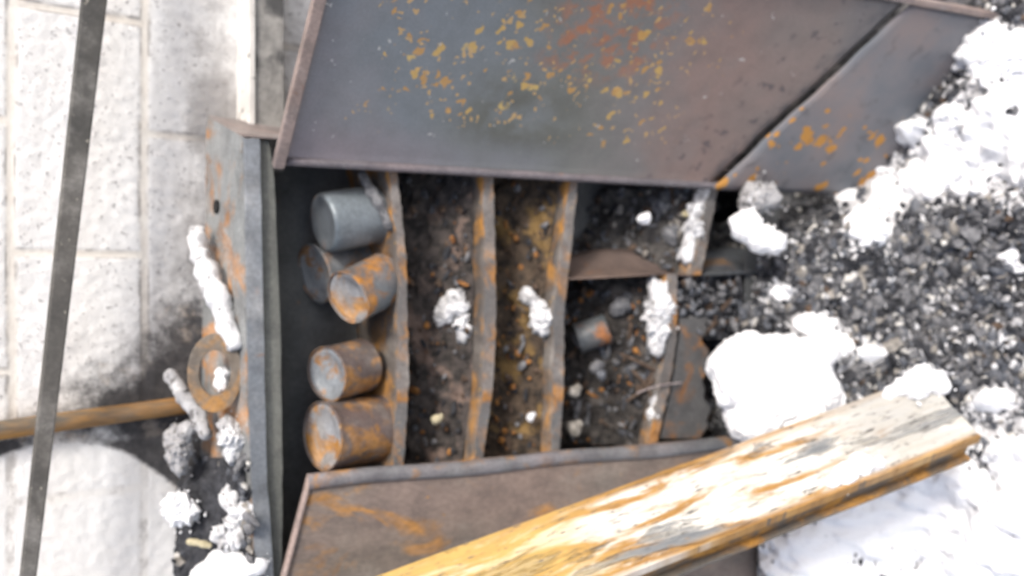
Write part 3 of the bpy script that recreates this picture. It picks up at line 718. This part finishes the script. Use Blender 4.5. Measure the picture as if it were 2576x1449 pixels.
rl = obj('lower_sheet', vv, grid_faces(nu2 + 1, nv + 1), M['lower'], rd, solid=-.003, smoothed=True, uvs=uv); rl['label'] = 'torn lower door sheet with orange rust flakes'
def dbox(u0, u1, v0, v1, l0, l1):
    def P(u, v, l): return D_O + D_H * u + D_E * v + D_N * l
    return [P(u0, v0, l0), P(u1, v0, l0), P(u1, v1, l0), P(u0, v1, l0)], [P(u0, v0, l1), P(u1, v0, l1), P(u1, v1, l1), P(u0, v1, l1)]
mb = MB(); mb.hexa(*dbox(-.004, .014, -.004, VW + .01, -.008, .013)); mb.build('top_rim', M['rim'], rd, bevel=.002)
mb = MB(); mb.hexa(*dbox(.016, 1.5, VW + .001, VW + .013, -.008, .015)); mb.build('side_rim', M['rim'], rd, bevel=.002)
pts = []
vv = []
rows = []
for i in range(41):
    u = .016 + (ub0 - .012) * i / 40; p = D_O + D_H * u; ring = []
    for j in range(9):
        a = pi * j / 8; ring.append(p + D_E * (-.003 + .016 * (.5 - .5 * cos(a))) + D_N * (.008 * sin(a)))
    rows.append(ring)
v, f = loft(rows); obj('hinge_edge', v, f, M['hinge'], rd, smoothed=True)

# ------------------------------------------------------------------ debris heaped in the cabinet bays
def bay(name, up, lo, y0, y1, mat, label, steep=.5, amp=.012, front=.02, mix=(0, 1, 3), npc=160, full=.75, seed=0.0):
    # heap from the shelf lip below, rising towards the back
    vv = []; k, q = 70, 36; mb = MB(); rg = random.Random(int(seed * 10 + 5))
    for i in range(k + 1):
        y = y0 + (y1 - y0) * i / k; zl = fp(interp(lo, y)[0], y, LIPB).z; zu = fp(interp(up, y)[1], y, LIPB).z if up else zl + .2
        xx = fp(interp(lo, y)[0], y, LIPB).x
        for j in range(q + 1):
            t = j / q; d = front + (BK - front - .006) * t
            h = (zu - zl) * full * smooth(0, 1.0, t * steep + .12) * (1 + .3 * fbm(xx * 8 + seed, t * 2, 1, 3)) + amp * fbm(xx * 38 + seed, t * 9, 3, 4) + amp * .5 * fbm(xx * 110, t * 26, seed, 3)
            z = zl + .001 + max(-.004, h * (1 if t > 0 else 0))
            x = xx * (1 + 0.0 * t)
            vv.append(Vector((x, fy(z, d), z)))
    o = obj(name, vv, grid_faces(k + 1, q + 1), mat, smoothed=True); o['kind'] = 'stuff'; o['label'] = label
    for _ in range(npc):
        i, j = rg.randrange(k), rg.randrange(2, q); p = vv[i * (q + 1) + j]; r = .0025 + .0085 * rg.random() ** 2
        v, f = chunk_geo(p + Vector((0, -r * .3, r * .3)), r, rg, .8, rg.choice((1, 1, 2.2))); mb.add(v, f, rg.choice(mix))
    o2 = mb.build(name + '_crumbs', CH); o2['kind'] = 'stuff'; o2['label'] = label.replace('heaped', 'crumbs heaped')
    return vv
bay('charred_debris', S1, S2, 424, 1200, M['fill_mix'], 'black charred debris heaped on the second shelf', .9, .014, .048, (0, 0, 1, 3, 3, 6, 0, 5, 1), 420, .78, 1.0)
bay('rusty_debris', S2, S3, 436, 1180, M['fill_brown'], 'rust brown crusted debris heaped on the third shelf', 1.0, .016, .045, (0, 3, 3, 6, 6, 0, 1), 480, .85, 2.0)
bay('cinder_debris', S3, S4, 470, 690, M['fill_grey'], 'grey cinder debris heaped in the right lower bay', .8, .014, .045, (0, 1, 1, 5, 3, 2), 200, .5, 3.0)
bay('ash_debris', S3, S5, 700, 1130, M['fill_black'], 'black ash debris heaped in the left lower bay', .9, .014, .042, (0, 0, 1, 3, 6, 5, 1), 340, .5, 4.0)

# ------------------------------------------------------------------ cans
def can(name, lid, base, dia_px, back, length, m_body, m_lid, label, dents=.0, rim=True):
    B = fp(base[0], base[1], back)
    d = ray(*lid).normalized(); oc = CAMP - B; bq = d.dot(oc); cq = oc.length_squared - length * length; disc = bq * bq - cq
    tt = -bq - sqrt(disc) if disc > 0 else -bq
    L = CAMP + d * tt
    dep = (L - CAMP).dot(F_); r = dia_px * .5 * dep / FPX
    ax, u, w = frame(L - B); n = 40
    root = thing(name, B, label, 'can', 'burnt cans on the top shelf' if 'top shelf' in label else None)
    def ring(p, rr, sd=0):
        return [p + (u * cos(2 * pi * j / n) + w * sin(2 * pi * j / n)) * rr * (1 + dents * fbm(cos(2 * pi * j / n) * 1.2 + sd, sin(2 * pi * j / n) * 1.2, sd, 2)) for j in range(n)]
    hh = (L - B).length; rows = [ring(B, r * .96, 1), ring(B + ax * .002, r * 1.02, 1), ring(B + ax * .006, r * 1.02, 1), ring(B + ax * .008, r, 1)]
    for i in range(1, 12):
        t = i / 12; rows.append(ring(B + ax * (.008 + (hh - .016) * t), r * (1 + .004 * sin(t * 30)), 1 + t * .5))
    rows += [ring(L - ax * .008, r, 1.5)]
    if rim: rows += [ring(L - ax * .005, r * 1.025, 1.5), ring(L - ax * .001, r * 1.025, 1.5), ring(L, r * 1.0, 1.5), ring(L - ax * .001, r * .97, 1.5), ring(L - ax * .004, r * .955, 1.5)]
    else: rows += [ring(L - ax * .003, r * .97, 1.5), ring(L, r * .9, 1.5)]
    v, f = loft(rows); f = f[:-1]
    obj('can_body', v, f, m_body, root, smoothed=True)
    lz = .0045 if rim else 0.0
    rr = [ring(L - ax * lz, r * .955 if rim else r * .9, 1.5), ring(L - ax * (lz - .001), r * .8, 1.5), ring(L - ax * (lz + .0012 * rim), r * .76, 1.5), ring(L - ax * (lz + .001 * rim), r * .4, 1.5), ring(L - ax * (lz + .001 * rim), r * .02, 1.5)]
    v, f = loft(rr); f = f[:-2] + [f[-1]]; obj('can_lid', v, f, m_lid, root, smoothed=True)
    return root
M['can_dark'] = steel('sooty_blue_tin', (0.09, 0.105, 0.115), (0.12, 0.13, 0.14), rust=0.57, rusts=((0.2, 0.08, 0.03), (0.34, 0.13, 0.04)), rscale=22, fleck=0.3, rough=0.5, chalk=0.2, seed=61)
M['can_back'] = steel('grey_rust_edged_can', (0.24, 0.27, 0.29), (0.20, 0.22, 0.24), rust=0.56, rusts=((0.2, 0.10, 0.04), (0.40, 0.18, 0.045)), rscale=14, fleck=0.3, rough=0.45, chalk=0.3, seed=66)
M['lid_dark'] = steel('slate_can_lid', (0.13, 0.15, 0.17), (0.17, 0.19, 0.21), rust=0.66, rscale=12, fleck=0.26, rough=0.45, seed=35)
M['lid_rust'] = steel('orange_rust_lid', (0.42, 0.44, 0.47), (0.40, 0.38, 0.37), rust=0.50, rusts=((0.3, 0.14, 0.045), (0.48, 0.23, 0.05)), rscale=17, fleck=0.3, rough=0.5, chalk=0.35, seed=37)
can('tin_can', (812, 561), (946, 540), 152, .085, .105, M['can_grey'], M['lid_dark'], 'smooth blue grey can, first from the right on the top shelf', .03, rim=False)
can('tin_can', (790, 690), (905, 662), 148, .168, .10, M['can_back'], M['can_lid'], 'rust edged can standing behind the tilted can on the top shelf', .04)
can('tin_can', (874, 751), (972, 700), 138, .070, .10, M['can_rust'], M['lid_rust'], 'tilted can with an orange rust lid on the top shelf', .05)
can('tin_can', (820, 942), (915, 918), 138, .085, .09, M['can_brown'], M['can_lid'], 'brown rusted can with a pale lid on the top shelf', .04)
can('tin_can', (808, 1098), (958, 1076), 172, .078, .125, M['can_brown'], M['lid_rust'], 'largest can, blotched brown, beside the shut left door on the top shelf', .04)
can('small_tin', (1452, 852), (1530, 826), 76, .085, .065, M['can_dark'], M['lid_dark'], 'small grey tin lying in the left lower bay of the cabinet', .03)

# burnt sticks and scraps inside
def stick(name, pts, r, mat, label, cat, rough=.5, fr=40, n=24, group=None, seed=0.0):
    mb = MB(); P = resample(pts, n); k = len(P); rr = [r * (.75 + .25 * sin(pi * i / (k - 1))) * (1 + .18 * fbm(i * .5 + seed, 1, 2, 2)) for i in range(k)]
    rr[0] *= .55; rr[-1] *= .55
    tube(mb, P, rr, 16, rough, fr, seed); return tag(mb.build(name, mat, smoothed=True), label, cat, group)
stick('charred_stick', [fp(908, 432, .06), fp(945, 500, .03), fp(988, 580, .03)], .0095, CH[1], 'grey charred stick leaning beside the blue grey can', 'stick', .4)
stick('bent_wire', [at_y(1858, 1134, 1.13), at_y(1880, 1112, 1.12), at_y(1915, 1096, 1.12), at_y(1950, 1086, 1.12)], .0028, M['wire'], 'thin grey wire curling up behind the steel beam', 'wire', .05)
stick('thin_rod', [fp(1600, 990, .0), fp(1650, 972, .004), fp(1715, 962, .01)], .0018, M['wire'], 'thin grey rod poking across the left lower bay', 'rod', .1)
rg = random.Random(12)
for (a, b) in [((1590, 930), (1640, 1000)), ((1560, 890), (1660, 940)), ((1600, 985), (1665, 905)), ((1575, 1010), (1650, 950))]:
    stick('rusty_rod', [fp(a[0], a[1], .05), fp((a[0] + b[0]) / 2 + 6, (a[1] + b[1]) / 2, .04), fp(b[0], b[1], .03)], .0035, CH[3], 'short rusty rod in the tangle of the left lower bay', 'rod', .2, 50, 14, 'rusty rods in the left lower bay', rg.random() * 9)
# loose pale scraps in the bays
for i, (px, py, bk, r, m, lab) in enumerate([(1620, 551, .045, .012, M['snow'], 'small white lump in the right lower bay'), (1725, 540, .04, .008, M['yellow'], 'yellowish chip near the rusty edge of the right lower bay'),
        (1660, 515, .09, .024, CH[1], 'grey pointed cinder at the back of the right lower bay'), (1690, 590, .07, .022, CH[1], 'grey cinder beside the fourth shelf edge'),
        (1100, 1056, .05, .009, M['yellow'], 'pale chip low on the second shelf'), (1748, 1000 + 60, .05, .014, CH[1], 'grey stone under the broken shelf'), (1445, 1080, .05, .016, CH[2], 'greenish tan lump in the corner of the left lower bay'),
        (1335, 1050, .02, .008, M['dirty_snow'], 'white chip near the edge of the third shelf'), (1500, 925, .05, .013, CH[1], 'pale grey shard under the small tin'), (1446, 985, .04, .012, CH[2], 'tan flake near the third shelf'),
        (1560, 470 + 300, .08, .020, CH[1], 'grey cinder behind the small tin'), (1512, 945, .03, .010, CH[5], 'slate blue shard standing in the left lower bay')]):
    p = fp(px, py, bk); v, f = lump_geo([(p, r), (p + Vector((r * .5, 0, -r * .7)), r * .7)], .5, 60, 3, i * 3.1)
    tag(obj('scrap_lump', v, f, m, smoothed=True), lab, 'scrap')

# ------------------------------------------------------------------ snow clumps on ledges and in the rubble
def clump(px_pts, label, mat='snow', amp=.3, fr=32, seed=0.0, sub=4, name='snow_clump', cat='snow clump', group=None, by=None):
    bl = []
    for px, py, back, rp in px_pts:
        p = by(px, py, back) if by else fp(px, py, back); dep = (p - CAMP).dot(F_); bl.append((p, rp * dep / FPX))
    return tag(lump(name, bl, M[mat], amp, fr, sub, seed), label, cat, group)
clump([(1152, 765, .075, 34), (1168, 812, .072, 30), (1128, 782, .085, 30), (1110, 800, .09, 18), (1165, 848, .066, 18)], 'grubby white clump on the second shelf', 'dirty_snow', .75, 44, 1)
clump([(1336, 748, .062, 22), (1356, 775, .056, 24), (1322, 738, .07, 14)], 'white clump higher up on the third shelf', 'dirty_snow', .7, 48, 2)
clump([(1365, 815, .04, 24), (1360, 795, .045, 20)], 'smaller white clump beside the third shelf edge', 'dirty_snow', .7, 48, 3)
clump([(1655, 730, .03, 26), (1660, 775, .03, 30), (1655, 825, .028, 30), (1650, 865, .026, 22)], 'long white snow strip on the broken lower shelf', 'dirty_snow', .95, 46, 4)
clump([(1765, 490, .03, 22), (1750, 535, .03, 20), (1742, 580, .03, 20), (1728, 640, .03, 24)], 'narrow snow strip along the fourth shelf edge', 'dirty_snow', 1.0, 46, 5)
clump([(1648, 1010, .03, 16), (1642, 1045, .03, 18)], 'small snow clump low on the broken shelf', 'dirty_snow', .5, 46, 6)
clump([(1885, 930, 1.10, 92), (1862, 972, 1.10, 66), (1950, 905, 1.10, 74), (1985, 950, 1.07, 96), (2045, 895, 1.06, 52), (1905, 1040, 1.08, 78), (1990, 1035, 1.05, 84), (2060, 990, 1.03, 58)], 'largest white snow mound, against the front of the cabinet', 'snow', .30, 17, 7, 6, 'snow_mound', 'snow mound', by=at_y)
clump([(1880, 570, 1.155, 42), (1915, 600, 1.14, 40), (1945, 610, 1.12, 30), (1860, 560, 1.16, 25)], 'white snow clump under the open door corner', 'snow', .3, 26, 8, by=at_y)
clump([(1900, 500, 1.17, 40), (1925, 500, 1.16, 34)], 'rounded beige grey stone under the open door corner', 'ash', .25, 26, 9, name='stone_lump', cat='stone', by=at_y)
for k, (pts, lab) in enumerate([([(2180, 565, 38), (2195, 585, 34), (2165, 590, 30)], 'blocky snow clump alone in the middle of the rubble'),
        ([(2330, 460, 62), (2370, 420, 60), (2310, 490, 40)], 'large rounded snow clump right of the lower door'),
        ([(2395, 285, 34), (2380, 290, 28)], 'rounded snow clump on a dark hollow'),
        ([(2312, 240, 20), (2310, 228, 16)], 'small pointed snow clump against the door'),
        ([(2480, 130, 62), (2455, 145, 50), (2520, 170, 60)], 'snow clump near the door rim corner'),
        ([(2050, 905, 26), (2040, 890, 20)], 'small snow clump above the snow mound'), ([(2110, 860, 24), (2095, 850, 20)], 'small grey snow clump in the rubble centre'),
        ([(2545, 640, 34), (2560, 660, 30)], 'faded snow clump at the far edge of the rubble')]):
    bl = []
    for px, py, rp in pts:
        p = ground_pt(px, py); r = rp * (p - CAMP).dot(F_) / FPX
        lift = .0 if 'beam' not in lab else .09
        p = at_z(px, py, p.z + r * .12 + lift); bl.append((p, r))
    tag(lump('snow_clump', bl, M['snow'], .55, 24, 4, 20 + k, flat=.55), lab, 'snow clump')

# ------------------------------------------------------------------ clutter on the cabinet top
def tp(px, py, y): return at_y(px, py, y)
stick('snowy_stick', [tp(497, 572, 1.53), tp(505, 640, 1.50), tp(530, 710, 1.47), tp(560, 780, 1.45), tp(595, 880, 1.42)], .0185, M['dirty_snow'], 'thick snow crusted stick lying on top of the cabinet', 'stick', .45, 34, 36, None, 2.0)
stick('snowy_stick', [tp(420, 935, 1.55), tp(455, 985, 1.52), tp(495, 1040, 1.49), tp(518, 1105, 1.46)], .0125, M['ash'], 'thinner ash grey stick standing against the wall behind the hoop', 'stick', .55, 44, 30, None, 5.0)
# hoop
hc = tp(541, 938, 1.44); hx = (tp(541, 840, 1.44) - tp(541, 1036, 1.44)) * .5
ha = Vector((0.0, 0.0, 0.0)); ud = (CAMP - hc).normalized()
a1 = hx.normalized(); a2 = (Vector((0, .35, .94)) - a1 * a1.dot(Vector((0, .35, .94)))).normalized(); an = a1.cross(a2).normalized()
if an.dot(ud) < 0: an = -an
rows = []; ro = .064; ri = .037; n = 56; hw = .005
for i in range(n):
    t = 2 * pi * i / n; dd = a1 * cos(t) + a2 * sin(t) * .66; rows.append([hc + dd * ro + an * hw, hc + dd * ro - an * hw, hc + dd * ri - an * hw, hc + dd * ri + an * hw])
v = [p for r in rows for p in r]; f = [[i * 4 + j, i * 4 + (j + 1) % 4, ((i + 1) % n) * 4 + (j + 1) % 4, ((i + 1) % n) * 4 + j] for i in range(n) for j in range(4)]
tag(obj('metal_hoop', v, f, M['hoop'], bevel=.001), 'tan rusted metal hoop standing on top of the cabinet', 'hoop')
clump([(575, 1070, 1.44, 22), (585, 1105, 1.43, 26), (580, 1140, 1.43, 20)], 'grubby snow clump just below the hoop on the cabinet top', 'dirty_snow', .9, 44, 31, by=at_y)
clump([(560, 940, 1.45, 14), (556, 965, 1.45, 16)], 'small snow clump inside the hoop', 'snow', .5, 44, 32, by=at_y)
clump([(448, 1285, 1.52, 34), (440, 1270, 1.53, 26), (470, 1290, 1.51, 26)], 'white snow clump against the wall left of the hoop', 'snow', .7, 34, 33, by=at_y)
clump([(580, 1260, 1.44, 26), (600, 1300, 1.42, 26), (600, 1350, 1.42, 30)], 'long snow clump along the cabinet top edge', 'dirty_snow', .9, 40, 34, by=at_y)
clump([(560, 1430, 1.45, 48), (600, 1440, 1.42, 52), (520, 1450, 1.47, 40), (650, 1425, 1.385, 22)], 'bright snow clump at the far left of the cabinet top', 'snow', .3, 30, 35, by=at_y)
clump([(555, 1345, 1.45, 22), (570, 1365, 1.44, 20)], 'square white lump on the charred debris', 'dirty_snow', .7, 40, 36, by=at_y)
clump([(445, 1100, 1.54, 30), (450, 1130, 1.53, 34), (470, 1090, 1.52, 26), (450, 1160, 1.53, 26)], 'dark ashy clod against the wall beside the hoop', 'ash', .5, 40, 37, name='ash_clod', cat='ash clod', by=at_y)
stick('yellow_slat', [tp(470, 1362, 1.49), tp(500, 1366, 1.475), tp(532, 1374, 1.46)], .0055, M['yellow'], 'yellowish splinter of wood in the charred debris', 'splinter', .3, 50, 14)
rg = random.Random(21); mb = MB(); k = 0
while k < 420:
    px, py = rg.uniform(425, 640), rg.uniform(1150, 1500)
    if px < 440 + 60 * abs(sin(py * .02)) - (py - 1150) * .05: continue
    e = front_edge(py); t = (e - px) / (e - back_edge(py)); y = 1.395 + .18 * max(0, min(1, t)); p = at_y(px, py, y - rg.random() * .02)
    if px > e - 4: continue
    r = .004 + .013 * rg.random() ** 2; v, f = chunk_geo(p, r, rg, .8, rg.choice((1, 1.6))); mb.add(v, f, rg.choice((0, 0, 0, 5, 5, 1, 1, 4, 2))); k += 1
# mound under them
vv = []; kk, q = 50, 20
for i in range(kk + 1):
    py = 1150 + 360 * i / kk
    for j in range(q + 1):
        t = j / q; e = front_edge(py); A = fp(e - 6, py, .01); B = at_y(back_edge(py) - 50 * smooth(1150, 1230, py), py, 1.585); p = A.lerp(B, t)
        p.z += .004 + .010 * abs(fbm(py * .02, t * 5, 2, 3)); vv.append(p)
mb.add(vv, grid_faces(kk + 1, q + 1), 0)
o = mb.build('charred_crumbs', CH); o['kind'] = 'stuff'; o['label'] = 'charred debris heaped on the left end of the cabinet top'

# ------------------------------------------------------------------ sunlit steel beam leaning across the front
P1 = at_y(945, 1449, 1.25); P0 = at_z(2240, 975, .33)
ax = (P1 - P0).normalized(); nn = Vector((.75, -.55, .45)); wv_ = ax.cross(nn).normalized()
if (proj(P0 + wv_ * .1)[1]) < proj(P0)[1]: wv_ = -wv_
nn = wv_.cross(ax).normalized()
if nn.y > 0: nn = -nn
WB = .155
for _k in range(400):
    px_, py_ = proj(P0.lerp(P1, .6) + wv_ * (.05 + _k * .0005) )
    if py_ > 1073 + (2473 - px_) * .4198: WB = .05 + _k * .0005; break
A_ = P0 - ax * .05
for _k in range(200):
    if proj(P0 - ax * (_k * .001))[0] > 2325: A_ = P0 - ax * (_k * .001); break
SKEW = 0.0
for _k in range(-300, 300):
    if proj(A_ + wv_ * WB - ax * (_k * .001))[0] > 2466: SKEW = -_k * .001 / WB; break
LEN = (P1 - P0).length + .05 + .16
bm_ = thing('steel_beam', A_, 'long rusty steel beam with peeling white paint leaning across the cabinet front', 'beam')
def beam_part(name, w0, w1, d0, d1, mat, skew=0.0):
    k = 60; rows = []; uv = []
    for i in range(k + 1):
        t = LEN * i / k; c = A_ + ax * (t + (0)); wob = .0015 * fbm(t * 6, w0 * 9, d0 * 9, 2)
        cut0 = 0.0
        ring = [(w0, d0), (w0 + (w1 - w0) * .25, d0), (w0 + (w1 - w0) * .5, d0), (w0 + (w1 - w0) * .75, d0), (w1, d0), (w1, d1), (w0, d1)]
        rows.append([c + wv_ * w + nn * (-d + wob) + ax * (SKEW * w * (1 - i / k) + .008 * fbm(w * 40, d * 9, 3, 3) * (i == 0)) for w, d in ring]); uv += [(w, t) for w, d in ring]
    v, f = loft(rows); return obj(name, v, f, mat, bm_, bevel=.0015, uvs=uv)
beam_part('flange', 0, WB, 0, .008, M['beam']); beam_part('lip', WB - .008, WB + .001, -.006, .016, M['beam']); beam_part('web', WB - .020, WB - .010, .008, .060, M['beam_side']); beam_part('lower_flange', WB - .10, WB + .002, .060, .068, M['beam_side'])
def on_beam(t, w, up): return A_ + ax * t + wv_ * w + nn * up
def beam_snow(pts, label, amp, fr, seed):
    tag(lump('snow_clump', [(on_beam(t, w, up), r) for t, w, up, r in pts], M['snow'], amp, fr, 5, seed), label, 'snow clump')
beam_snow([(.0, .03, .008, .022), (.02, .012, .012, .024), (.04, .02, .010, .026), (.06, .012, .006, .018), (.085, .010, .002, .013)], 'snow clump sitting on the low end of the beam', .4, 30, 61)
beam_snow([(.23, WB - .028, .004, .020), (.26, WB - .024, .004, .020), (.29, WB - .020, .002, .013), (.20, WB - .022, .002, .014)], 'white snow wedge caught against the lip of the beam', .35, 30, 62)
